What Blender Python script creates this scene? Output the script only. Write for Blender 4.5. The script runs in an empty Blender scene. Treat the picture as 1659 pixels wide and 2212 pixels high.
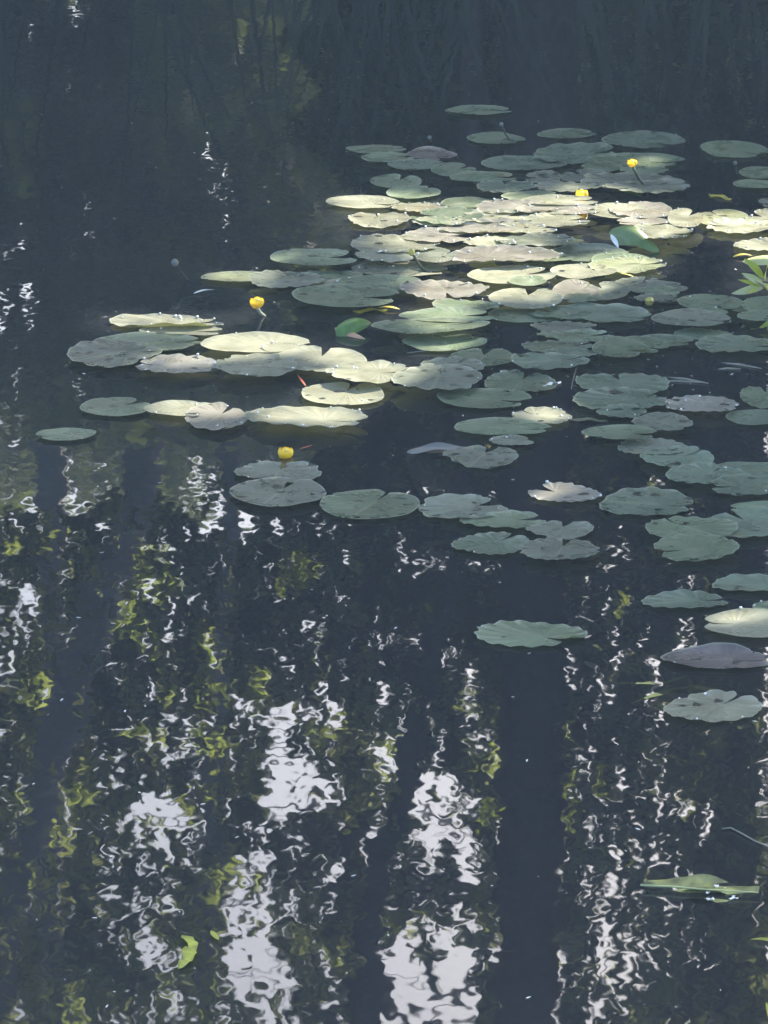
import bpy, math, random
import numpy as np
from mathutils import Vector, Matrix

C = bpy.context.scene.collection
SC = bpy.context.scene
R = math.radians
rnd = random.Random(7)

# ------------------------------------------------------------------ camera
CAM_H = 3.8
PITCH = R(17.25)
VFOV = R(13.5)
cam_d = bpy.data.cameras.new('camera'); cam = bpy.data.objects.new('camera', cam_d); C.objects.link(cam)
cam.location = (0, 0, CAM_H); cam.rotation_euler = (R(90) - PITCH, 0, 0)
cam_d.sensor_fit = 'VERTICAL'; cam_d.sensor_height = 24; cam_d.angle = VFOV
cam_d.lens = 12 / math.tan(VFOV / 2)
cam_d.clip_start = 0.1; cam_d.clip_end = 3000
SC.camera = cam

# ------------------------------------------------------------------ light
SUN_EL, SUN_AZ = R(31), R(33)          # azimuth measured from +Y towards +X
SKY_STRENGTH, SUN_STRENGTH, EXPOSURE = 0.125, 5.0, 2.28
SUN_DIR = Vector((math.cos(SUN_EL) * math.sin(SUN_AZ), math.cos(SUN_EL) * math.cos(SUN_AZ), math.sin(SUN_EL)))
w = bpy.data.worlds.new("World"); SC.world = w; w.use_nodes = True
wn = w.node_tree.nodes; wl = w.node_tree.links
sky = wn.new('ShaderNodeTexSky'); sky.sky_type = 'NISHITA'; sky.sun_disc = False
sky.sun_elevation = SUN_EL; sky.sun_rotation = SUN_AZ
sky.air_density = 1.0; sky.dust_density = 4.0; sky.ozone_density = 1.5
wl.new(sky.outputs[0], wn['Background'].inputs[0]); wn['Background'].inputs[1].default_value = SKY_STRENGTH
sd = bpy.data.lights.new('sun', 'SUN'); sd.energy = SUN_STRENGTH; sd.angle = R(0.42); sd.color = (1, .92, .76)
so = bpy.data.objects.new('sun', sd); C.objects.link(so)
so.rotation_euler = SUN_DIR.to_track_quat('Z', 'Y').to_euler(); so.location = SUN_DIR * 60
SC.view_settings.view_transform = 'Standard'; SC.view_settings.look = 'None'
SC.view_settings.exposure = EXPOSURE; SC.view_settings.gamma = 1
SC.cycles.max_bounces = 8; SC.cycles.transparent_max_bounces = 8
SC.cycles.sample_clamp_indirect = 4
SC.cycles.caustics_reflective = False; SC.cycles.caustics_refractive = False

# ------------------------------------------------------------------ survey helpers
# points were surveyed off the photograph on a 1659 x 2212 grid
TH = math.tan(VFOV / 2)
FW = Vector((0, math.cos(PITCH), -math.sin(PITCH))); UPV = Vector((0, math.sin(PITCH), math.cos(PITCH)))
def ray(px, py):
    return Vector((1, 0, 0)) * ((px - 829.5) / 1106 * TH) + UPV * ((1106 - py) / 1106 * TH) + FW
def ground(px, py, z=0.0):
    d = ray(px, py); t = (z - CAM_H) / d.z
    return Vector((d.x * t, d.y * t, z))
def at(px, py, Y):
    d = ray(px, py); t = Y / d.y
    return Vector((d.x * t, Y, CAM_H + d.z * t))
def project(P):
    """world (N,3) array -> survey grid"""
    v = P - np.array([0, 0, CAM_H]); f = v @ np.array(FW); u = v @ np.array(UPV)
    return 829.5 + v[:, 0] / f / TH * 1106, 1106 - u / f / TH * 1106
def bank(px, py, Y):
    """point of the far bank at depth Y whose mirror image in the pond is seen at px, py"""
    d = ray(px, py); t = Y / d.y
    return Vector((d.x * t, Y, -(CAM_H + d.z * t)))

# ------------------------------------------------------------------ object helpers
def tag(o, label=None, cat=None, group=None, kind=None):
    if label: o['label'] = label
    if cat: o['category'] = cat
    if group: o['group'] = group
    if kind: o['kind'] = kind
    return o
def mesh_obj(name, verts, faces, mats, parent=None, smooth=True, midx=None):
    me = bpy.data.meshes.new(name)
    me.from_pydata([tuple(v) for v in verts], [], [tuple(f) for f in faces])
    for m in (mats if isinstance(mats, (list, tuple)) else [mats]): me.materials.append(m)
    if midx is not None: me.polygons.foreach_set('material_index', midx)
    if smooth: me.polygons.foreach_set('use_smooth', [True] * len(me.polygons))
    me.update()
    o = bpy.data.objects.new(name, me); C.objects.link(o)
    if parent: o.parent = parent
    return o
def quads_obj(name, V, mat, parent=None, midx=None, per=4):
    """V (N*per,3) float array -> N polygons, fast"""
    me = bpy.data.meshes.new(name); n = len(V) // per
    me.vertices.add(len(V)); me.vertices.foreach_set('co', V.astype(np.float32).ravel())
    me.loops.add(len(V)); me.loops.foreach_set('vertex_index', np.arange(len(V), dtype=np.int32))
    me.polygons.add(n); me.polygons.foreach_set('loop_start', np.arange(0, len(V), per, dtype=np.int32))
    for m in (mat if isinstance(mat, (list, tuple)) else [mat]): me.materials.append(m)
    if midx is not None: me.polygons.foreach_set('material_index', midx.astype(np.int32))
    me.update(calc_edges=True)
    o = bpy.data.objects.new(name, me); C.objects.link(o)
    if parent: o.parent = parent
    return o
def empty(name, loc, label=None, cat=None, group=None):
    o = bpy.data.objects.new(name, None); C.objects.link(o); o.location = loc
    return tag(o, label, cat, group)
def tube(path, radii, n=8, cap=True):
    """returns verts, faces along a polyline"""
    V, F = [], []
    P = [Vector(p) for p in path]
    for i, p in enumerate(P):
        t = (P[min(i + 1, len(P) - 1)] - P[max(i - 1, 0)]).normalized()
        a = t.orthogonal().normalized() if i == 0 else (a - t * a.dot(t)).normalized()
        b = t.cross(a)
        for k in range(n):
            an = 2 * math.pi * k / n
            V.append(p + (a * math.cos(an) + b * math.sin(an)) * radii[i])
    for i in range(len(P) - 1):
        for k in range(n):
            F.append((i * n + k, i * n + (k + 1) % n, (i + 1) * n + (k + 1) % n, (i + 1) * n + k))
    if cap:
        F.append(tuple(range(n))[::-1]); F.append(tuple((len(P) - 1) * n + k for k in range(n)))
    return V, F
def merge(parts):
    V, F = [], []
    for v, f in parts:
        o = len(V); V += v; F += [tuple(i + o for i in q) for q in f]
    return V, F
def ico(c, r, sz=1.0, n=8, m=5):
    V, F = [], []
    c = Vector(c)
    for i in range(m + 1):
        th = math.pi * i / m
        for k in range(n):
            a = 2 * math.pi * k / n
            V.append(c + Vector((math.sin(th) * math.cos(a), math.sin(th) * math.sin(a), math.cos(th) * sz)) * r)
    for i in range(m):
        for k in range(n):
            F.append((i * n + k, (i + 1) * n + k, (i + 1) * n + (k + 1) % n, i * n + (k + 1) % n))
    return V, F

# value noise on a grid (numpy), 0..1
def vnoise(x, y, seed=0):
    rs = np.random.RandomState(seed); T = rs.rand(256, 256)
    xi = np.floor(x).astype(int); yi = np.floor(y).astype(int); fx = x - xi; fy = y - yi
    fx = fx * fx * (3 - 2 * fx); fy = fy * fy * (3 - 2 * fy)
    g = lambda a, b: T[a % 256, b % 256]
    return (g(xi, yi) * (1 - fx) + g(xi + 1, yi) * fx) * (1 - fy) + (g(xi, yi + 1) * (1 - fx) + g(xi + 1, yi + 1) * fx) * fy

# ------------------------------------------------------------------ materials
def mat(name):
    m = bpy.data.materials.new(name); m.use_nodes = True
    return m, m.node_tree.nodes, m.node_tree.links, m.node_tree.nodes['Principled BSDF']
def N(nodes, t, **kw):
    n = nodes.new(t)
    for k, v in kw.items(): setattr(n, k, v)
    return n
def simple(name, col, rough=.6, var=.25, scale=20, spec=.5, trans=0.0):
    m, n, l, p = mat(name)
    tc = N(n, 'ShaderNodeTexCoord'); no = N(n, 'ShaderNodeTexNoise'); no.inputs['Scale'].default_value = scale
    no.inputs['Detail'].default_value = 4
    l.new(tc.outputs['Object'], no.inputs['Vector'])
    r = N(n, 'ShaderNodeValToRGB')
    r.color_ramp.elements[0].position = .3; r.color_ramp.elements[1].position = .7
    r.color_ramp.elements[0].color = [c * (1 - var) for c in col] + [1]
    r.color_ramp.elements[1].color = [min(1, c * (1 + var)) for c in col] + [1]
    l.new(no.outputs[0], r.inputs[0]); l.new(r.outputs[0], p.inputs['Base Color'])
    p.inputs['Roughness'].default_value = rough; p.inputs['Specular IOR Level'].default_value = spec
    if trans:
        t = N(n, 'ShaderNodeBsdfTranslucent'); mx = N(n, 'ShaderNodeMixShader'); mx.inputs[0].default_value = trans
        l.new(r.outputs[0], t.inputs[0]); l.new(p.outputs[0], mx.inputs[1]); l.new(t.outputs[0], mx.inputs[2])
        l.new(mx.outputs[0], n['Material Output'].inputs[0])
    return m
def leafmat(name, col, tcol, trans, rough=.5):
    m, n, l, p = mat(name)
    tc = N(n, 'ShaderNodeTexCoord'); no = N(n, 'ShaderNodeTexNoise'); no.inputs['Scale'].default_value = 1.5
    l.new(tc.outputs['Object'], no.inputs['Vector'])
    def ramp(c):
        r = N(n, 'ShaderNodeValToRGB')
        r.color_ramp.elements[0].position = .3; r.color_ramp.elements[1].position = .7
        r.color_ramp.elements[0].color = [x * .65 for x in c] + [1]; r.color_ramp.elements[1].color = [min(1, x * 1.3) for x in c] + [1]
        l.new(no.outputs[0], r.inputs[0]); return r.outputs[0]
    l.new(ramp(col), p.inputs['Base Color']); p.inputs['Roughness'].default_value = rough
    p.inputs['Specular IOR Level'].default_value = .25
    t = N(n, 'ShaderNodeBsdfTranslucent'); l.new(ramp(tcol), t.inputs[0])
    mx = N(n, 'ShaderNodeMixShader'); mx.inputs[0].default_value = trans
    l.new(p.outputs[0], mx.inputs[1]); l.new(t.outputs[0], mx.inputs[2]); l.new(mx.outputs[0], n['Material Output'].inputs[0])
    return m

def water_material():
    m, n, l, p = mat('pond_water'); n.remove(p)
    g = N(n, 'ShaderNodeNewGeometry')
    def vec(scale, amp, stretch, det, off):
        mp = N(n, 'ShaderNodeMapping'); mp.inputs['Scale'].default_value = (1, stretch, 1); mp.inputs['Location'].default_value = (off, off, off)
        mp.inputs['Rotation'].default_value = (0, 0, R(8))
        l.new(g.outputs['Position'], mp.inputs['Vector'])
        t = N(n, 'ShaderNodeTexNoise'); t.inputs['Scale'].default_value = scale; t.inputs['Detail'].default_value = det
        t.inputs['Roughness'].default_value = .5
        l.new(mp.outputs[0], t.inputs['Vector'])
        s = N(n, 'ShaderNodeVectorMath', operation='SUBTRACT'); s.inputs[1].default_value = (.5, .5, .5)
        l.new(t.outputs['Color'], s.inputs[0])
        q = N(n, 'ShaderNodeVectorMath', operation='MULTIPLY'); q.inputs[1].default_value = (amp * 1.3, amp, 0)
        l.new(s.outputs[0], q.inputs[0]); return q.outputs[0]
    a = vec(1.6, .006, 1.0, 1, 3.1); b = vec(9, .0062, .8, 0, 7.7); c = vec(36, .0058, .6, 0, 1.3)
    s1 = N(n, 'ShaderNodeVectorMath', operation='ADD'); l.new(a, s1.inputs[0]); l.new(b, s1.inputs[1])
    s2 = N(n, 'ShaderNodeVectorMath', operation='ADD'); l.new(s1.outputs[0], s2.inputs[0]); l.new(c, s2.inputs[1])
    s3 = N(n, 'ShaderNodeVectorMath', operation='ADD'); l.new(s2.outputs[0], s3.inputs[0]); s3.inputs[1].default_value = (0, 0, 1)
    nn = N(n, 'ShaderNodeVectorMath', operation='NORMALIZE'); l.new(s3.outputs[0], nn.inputs[0])
    fr = N(n, 'ShaderNodeFresnel'); fr.inputs[0].default_value = 1.44; l.new(nn.outputs[0], fr.inputs['Normal'])
    gl = N(n, 'ShaderNodeBsdfGlossy'); gl.inputs['Roughness'].default_value = 0.015; l.new(nn.outputs[0], gl.inputs['Normal'])
    gl.inputs[0].default_value = (1, 1, 1, 1)
    df = N(n, 'ShaderNodeBsdfDiffuse'); df.inputs[0].default_value = (.020, .022, .028, 1)
    tr = N(n, 'ShaderNodeBsdfTransparent'); tr.inputs[0].default_value = (.75, .8, .7, 1)
    body = N(n, 'ShaderNodeMixShader'); body.inputs[0].default_value = .38
    l.new(df.outputs[0], body.inputs[1]); l.new(tr.outputs[0], body.inputs[2])
    mx = N(n, 'ShaderNodeMixShader'); l.new(fr.outputs[0], mx.inputs[0])
    l.new(body.outputs[0], mx.inputs[1]); l.new(gl.outputs[0], mx.inputs[2])
    l.new(mx.outputs[0], n['Material Output'].inputs[0])
    return m

def pad_material(name='lily_pad_leaf'):
    """one leaf skin for every pad: the tint and amount of spots come from the pad's own colour"""
    m, n, l, p = mat(name)
    oi = N(n, 'ShaderNodeObjectInfo'); uv = N(n, 'ShaderNodeUVMap'); tc = N(n, 'ShaderNodeTexCoord')
    sep = N(n, 'ShaderNodeSeparateXYZ'); l.new(uv.outputs[0], sep.inputs[0])
    # offset noise per pad
    off = N(n, 'ShaderNodeVectorMath', operation='SCALE'); off.inputs['Scale'].default_value = 37.0
    cmb = N(n, 'ShaderNodeCombineXYZ')
    for i in range(3): l.new(oi.outputs['Random'], cmb.inputs[i])
    l.new(cmb.outputs[0], off.inputs[0])
    co = N(n, 'ShaderNodeVectorMath', operation='ADD'); l.new(tc.outputs['Object'], co.inputs[0]); l.new(off.outputs[0], co.inputs[1])
    def noise(scale, det=3, st=(1, 1, 1)):
        mp = N(n, 'ShaderNodeMapping'); mp.inputs['Scale'].default_value = st; l.new(co.outputs[0], mp.inputs['Vector'])
        t = N(n, 'ShaderNodeTexNoise'); t.inputs['Scale'].default_value = scale; t.inputs['Detail'].default_value = det
        l.new(mp.outputs[0], t.inputs['Vector']); return t.outputs[0]
    def ramp(src, a, b, ca, cb):
        r = N(n, 'ShaderNodeValToRGB'); r.color_ramp.elements[0].position = a; r.color_ramp.elements[1].position = b
        r.color_ramp.elements[0].color = (ca, ca, ca, 1) if not isinstance(ca, tuple) else ca
        r.color_ramp.elements[1].color = (cb, cb, cb, 1) if not isinstance(cb, tuple) else cb
        l.new(src, r.inputs[0]); return r.outputs[0]
    def mix(mode, fac, a, b):
        x = N(n, 'ShaderNodeMix', data_type='RGBA', blend_type=mode)
        if isinstance(fac, (int, float)): x.inputs[0].default_value = fac
        else: l.new(fac, x.inputs[0])
        for s, i in ((a, 6), (b, 7)):
            if isinstance(s, tuple): x.inputs[i].default_value = s
            else: l.new(s, x.inputs[i])
        return x.outputs[2]
    base = mix('MULTIPLY', 1.0, oi.outputs['Color'], ramp(noise(7), .3, .7, .72, 1.25))
    base = mix('MIX', ramp(noise(22, 4), .55, .72, 0.0, .35), base, (.20, .19, .14, 1))     # pale dry algae film
    base = mix('MIX', ramp(noise(5.5, 4), .60, .72, 0.0, .45), base, (.19, .155, .075, 1))   # ageing, yellow brown blotches
    # veins: radial ribs and the midrib (uv.x = angle 0..1 from the notch, uv.y = radius)
    wv = N(n, 'ShaderNodeMath', operation='MULTIPLY'); wv.inputs[1].default_value = 26 * 2 * math.pi; l.new(sep.outputs[0], wv.inputs[0])
    sn = N(n, 'ShaderNodeMath', operation='SINE'); l.new(wv.outputs[0], sn.inputs[0])
    vein = ramp(sn.outputs[0], .80, 1.0, 0.0, .16)
    base = mix('MIX', vein, base, (.22, .25, .15, 1))
    mr = N(n, 'ShaderNodeMath', operation='SUBTRACT'); l.new(sep.outputs[0], mr.inputs[0]); mr.inputs[1].default_value = .5
    ma = N(n, 'ShaderNodeMath', operation='ABSOLUTE'); l.new(mr.outputs[0], ma.inputs[0])
    ms = N(n, 'ShaderNodeMath', operation='MULTIPLY'); l.new(ma.outputs[0], ms.inputs[0]); l.new(sep.outputs[1], ms.inputs[1])
    base = mix('MIX', ramp(ms.outputs[0], .002, .006, .55, 0.0), base, (.27, .28, .17, 1))
    # paler towards the rim
    base = mix('MIX', ramp(sep.outputs[1], .955, .985, 0.0, .6), base, (.32, .34, .25, 1))
    # eaten dark spots
    vo = N(n, 'ShaderNodeTexVoronoi'); vo.inputs['Scale'].default_value = 25
    mp = N(n, 'ShaderNodeMapping'); mp.inputs['Scale'].default_value = (.8, .95, 1)
    nz = N(n, 'ShaderNodeTexNoise'); nz.inputs['Scale'].default_value = 30
    l.new(co.outputs[0], nz.inputs['Vector'])
    w2 = N(n, 'ShaderNodeVectorMath', operation='SCALE'); w2.inputs['Scale'].default_value = .05; l.new(nz.outputs['Color'], w2.inputs[0])
    w3 = N(n, 'ShaderNodeVectorMath', operation='ADD'); l.new(co.outputs[0], w3.inputs[0]); l.new(w2.outputs[0], w3.inputs[1])
    l.new(w3.outputs[0], mp.inputs['Vector']); l.new(mp.outputs[0], vo.inputs['Vector'])
    cs = N(n, 'ShaderNodeSeparateColor'); l.new(vo.outputs['Color'], cs.inputs[0])
    # spot when cell random < amount and distance < radius
    lt = N(n, 'ShaderNodeMath', operation='LESS_THAN'); l.new(cs.outputs[0], lt.inputs[0]); l.new(oi.outputs['Alpha'], lt.inputs[1])
    rad = N(n, 'ShaderNodeMath', operation='MULTIPLY_ADD'); rad.inputs[1].default_value = .24; rad.inputs[2].default_value = .16; l.new(cs.outputs[1], rad.inputs[0])
    ls = N(n, 'ShaderNodeMath', operation='LESS_THAN'); l.new(vo.outputs['Distance'], ls.inputs[0]); l.new(rad.outputs[0], ls.inputs[1])
    sp = N(n, 'ShaderNodeMath', operation='MULTIPLY'); l.new(lt.outputs[0], sp.inputs[0]); l.new(ls.outputs[0], sp.inputs[1])
    fin = mix('MIX', sp.outputs[0], base, (.022, .026, .022, 1))
    l.new(fin, p.inputs['Base Color'])
    ro = ramp(noise(12, 3), .35, .65, .20, .42); l.new(ro, p.inputs['Roughness'])
    p.inputs['Specular IOR Level'].default_value = .5
    hb = N(n, 'ShaderNodeMath', operation='MULTIPLY_ADD'); l.new(sn.outputs[0], hb.inputs[0]); hb.inputs[1].default_value = .25
    l.new(noise(30, 4), hb.inputs[2])
    bp = N(n, 'ShaderNodeBump'); bp.inputs['Strength'].default_value = .22; bp.inputs['Distance'].default_value = .006
    l.new(hb.outputs[0], bp.inputs['Height']); l.new(bp.outputs[0], p.inputs['Normal'])
    t = N(n, 'ShaderNodeBsdfTranslucent'); tcx = mix('MULTIPLY', 1.0, fin, (1.6, 1.7, .8, 1)); l.new(tcx, t.inputs[0])
    mx = N(n, 'ShaderNodeMixShader'); mx.inputs[0].default_value = .12
    l.new(p.outputs[0], mx.inputs[1]); l.new(t.outputs[0], mx.inputs[2]); l.new(mx.outputs[0], n['Material Output'].inputs[0])
    return m

M_WATER = water_material()
M_PAD = pad_material()
M_GLINT, _n, _l, _p = mat('white_glint_bead'); _p.inputs['Base Color'].default_value = (.8, .8, .76, 1); _p.inputs['Roughness'].default_value = .15  # white beads painted as sun glints on the wet pad rims
_p.inputs['Specular IOR Level'].default_value = .9
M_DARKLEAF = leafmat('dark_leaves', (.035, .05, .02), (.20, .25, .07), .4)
M_GREENLEAF = leafmat('sunlit_leaves', (.09, .14, .03), (.50, .60, .13), .65)  # lighter young-leaf tone; sunlit brightness is partly put into it
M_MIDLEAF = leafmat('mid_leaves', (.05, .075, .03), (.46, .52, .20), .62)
M_CANOPY = leafmat('shade_canopy_leaves', (.04, .06, .025), (.06, .09, .015), .12)
M_BARK = simple('bark', (.075, .065, .06), .85, .4, 14)
M_MUD = simple('mud', (.03, .028, .02), .9, .4, 2)
M_GRASSBANK = simple('bank_soil', (.05, .055, .03), .9, .4, 1.2)
M_STEM = simple('flower_stem', (.030, .042, .026), .45, .2, 40)  # dark colour holds the shadow side of the stems
M_YELLOW = simple('yellow_petal', (.95, .66, .03), .35, .1, 30, trans=.3)
M_YELLOW2 = simple('yellow_disc', (.75, .60, .10), .5, .15, 60)
M_BUD = simple('green_bud', (.22, .25, .10), .45, .2, 40)
M_BUDY = simple('yellowish_bud', (.55, .48, .10), .45, .2, 40, trans=.1)
M_GREYBUD = simple('grey_bud', (.15, .17, .15), .4, .2, 40)

# ------------------------------------------------------------------ ground, water
def bank_line(x): return 23.2 + .8 * math.sin(x * .33 + 1) + .4 * math.sin(x * .9)
def gheight(x, y):
    d_far = y - bank_line(x); d_near = 1.6 - y + .5 * math.sin(x * .4)
    d_side = abs(x) - 46 - 2 * math.sin(y * .2)
    d = max(d_far, d_near, d_side)
    s = max(-1.0, min(1.0, d / 2.2))
    h = -1.3 if s <= -1 else (-1.3 + (s + 1) * 1.3 * .5 * 1.35)
    if d > 0: h += min(d, 40) * .02 + .12 * math.sin(x * .7) * math.cos(y * .5)
    return h
xs = sorted(set([-1500, -700, -300, -150] + [round(-80 + i * 1.6, 2) for i in range(101)] + [150, 300, 700, 1500]))
ys = sorted(set([-1500, -600, -200, -80, -30] + [round(-12 + i * 1.1, 2) for i in range(70)] + [90, 150, 300, 700, 1500]))
V = [(x, y, gheight(x, y)) for y in ys for x in xs]
nx = len(xs)
F = [(j * nx + i, j * nx + i + 1, (j + 1) * nx + i + 1, (j + 1) * nx + i) for j in range(len(ys) - 1) for i in range(nx - 1)]
tag(mesh_obj('ground', V, F, M_GRASSBANK), 'dark muddy pond bed rising to a shaded grassy bank', kind='structure')
V = [(-60, -12, 0), (60, -12, 0), (60, 40, 0), (-60, 40, 0)]
tag(mesh_obj('water', V, [(0, 1, 2, 3)], M_WATER, smooth=False), 'dark still pond water mirroring trees and pale sky', kind='structure')

# ------------------------------------------------------------------ lily pads
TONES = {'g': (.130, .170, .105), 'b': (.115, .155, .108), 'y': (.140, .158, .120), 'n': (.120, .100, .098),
         'c': (.235, .238, .170), 't': (.195, .215, .125), 'p': (.215, .202, .170), 'd': (.045, .055, .035)}  # cream tone is raised: part of the sunlight is in the pad colour
def pad_shape(name, px, seed, label, tone, spots, notch, style, k=0, z=.006, gap=None, glint_beads=0):
    rs = random.Random(seed)
    x0, x1, y0, y1 = px; cx, cy = (x0 + x1) / 2, (y0 + y1) / 2
    zt = max(0, z); Cc = ground(cx, cy, zt); ax = (ground(x1, cy + k / 2, zt) - ground(x0, cy - k / 2, zt)) / 2; ay = (ground(cx, y0, zt) - ground(cx, y1, zt)) / 2; Cc.z = 0
    nph = R(notch)
    rings, seg = 9, 72
    half = gap if gap is not None else rs.choice((.05, .08, .12, .2))
    att = Vector((math.cos(nph), math.sin(nph))) * .30          # stalk joins here
    wav = {'s': .15, 'w': 1.0, 'c': .8, 'f': .3, 'u': .6}[style]
    kf = rs.choice((11, 13, 16, 19)); ph1, ph2, ph3 = [rs.uniform(0, 6.28) for _ in range(3)]
    size = ax.length
    bites = [(rs.uniform(.3, 5.9), rs.uniform(.05, .16) * (1 if style == 'c' else .5), rs.uniform(.03, .09)) for _ in range({'c': 7, 'w': 3}.get(style, 1))]
    lobes = [(rs.uniform(0, 6.28), rs.uniform(.0, .035)) for _ in range(3)]
    verts, faces, uvs = [], [], []
    wx = ax / size; 
    for j in range(seg + 1):
        t = j / seg; psi = nph + half + t * (2 * math.pi - 2 * half); d = (psi - nph)
        e = min(d, 2 * math.pi - d)
        r = 1.0 - .16 * math.exp(-((e - half) / .13) ** 2)
        for m_, (lp, la) in enumerate(lobes): r += la * math.cos((m_ + 2) * psi + lp)
        r -= .018 * wav * (.5 + .5 * math.sin(kf * psi + ph1)) + .010 * wav * math.sin(2.3 * kf * psi + ph2)
        for bp_, bw, bd in bites:
            r -= bd * math.exp(-((d - bp_) / bw) ** 4)
        P = Vector((math.cos(psi), math.sin(psi))) * r
        fold = .22 * half * 0
        for i in range(rings + 1):
            q = (i / rings) ** .85
            U = att + (P - att) * q
            p3 = Cc + ax * U.x + ay * U.y
            zz = z
            zz += size * .018 * wav * q ** 3 * math.sin(kf * psi + ph1 + 2 * q)
            zz += size * .022 * (q ** 1.5) * math.sin(2 * psi + ph2) * (.5 + wav)
            zz += size * .012 * math.sin(U.x * 5 + ph3) * math.cos(U.y * 4 + ph1) * q
            if style == 'f':   # far rim rolled up
                zz += size * .34 * max(0, U.y - .45) ** 2
            if style == 'u':   # near rim lifted, scalloped
                zz += size * .16 * max(0, -U.y - .35) ** 1.4 * (1 + .12 * math.sin(kf * psi))
            zz += size * .026 * q ** 8
            verts.append((p3.x - Cc.x, p3.y - Cc.y, max(zz, z - .004))); uvs.append((t, q))
    W = rings + 1
    for j in range(seg):
        for i in range(rings):
            faces.append((j * W + i, j * W + i + 1, (j + 1) * W + i + 1, (j + 1) * W + i))
    nleaf = len(faces)
    for _ in range(glint_beads):
        j = rs.randrange(seg); i = rs.choice((rings, rings, rings - 1, rings - 3)); v = Vector(verts[j * W + i])
        rr = rs.uniform(.0015, .0036) * (1.5 if tone in 'cpt' else 1)
        dv, df = ico(v + Vector((0, 0, rr * .4)), rr, .8, 6, 4); o = len(verts)
        verts += [tuple(a) for a in dv]; faces += [tuple(a + o for a in f) for f in df]; uvs += [(0, 0)] * len(dv)
    midx = [0] * nleaf + [1] * (len(faces) - nleaf)
    ob = mesh_obj(name, verts, faces, [M_PAD, M_GLINT], midx=midx)
    ob.location = (Cc.x, Cc.y, 0)
    ul = ob.data.uv_layers.new(name='UVMap')
    li = np.empty(len(ob.data.loops), dtype=np.int32); ob.data.loops.foreach_get('vertex_index', li)
    ul.data.foreach_set('uv', np.array(uvs, dtype=np.float32)[li].ravel())
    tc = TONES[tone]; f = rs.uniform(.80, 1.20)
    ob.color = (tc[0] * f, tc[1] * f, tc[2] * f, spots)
    tag(ob, label, 'lily pad', 'water lily pads floating on the pond')
    return ob

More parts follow.
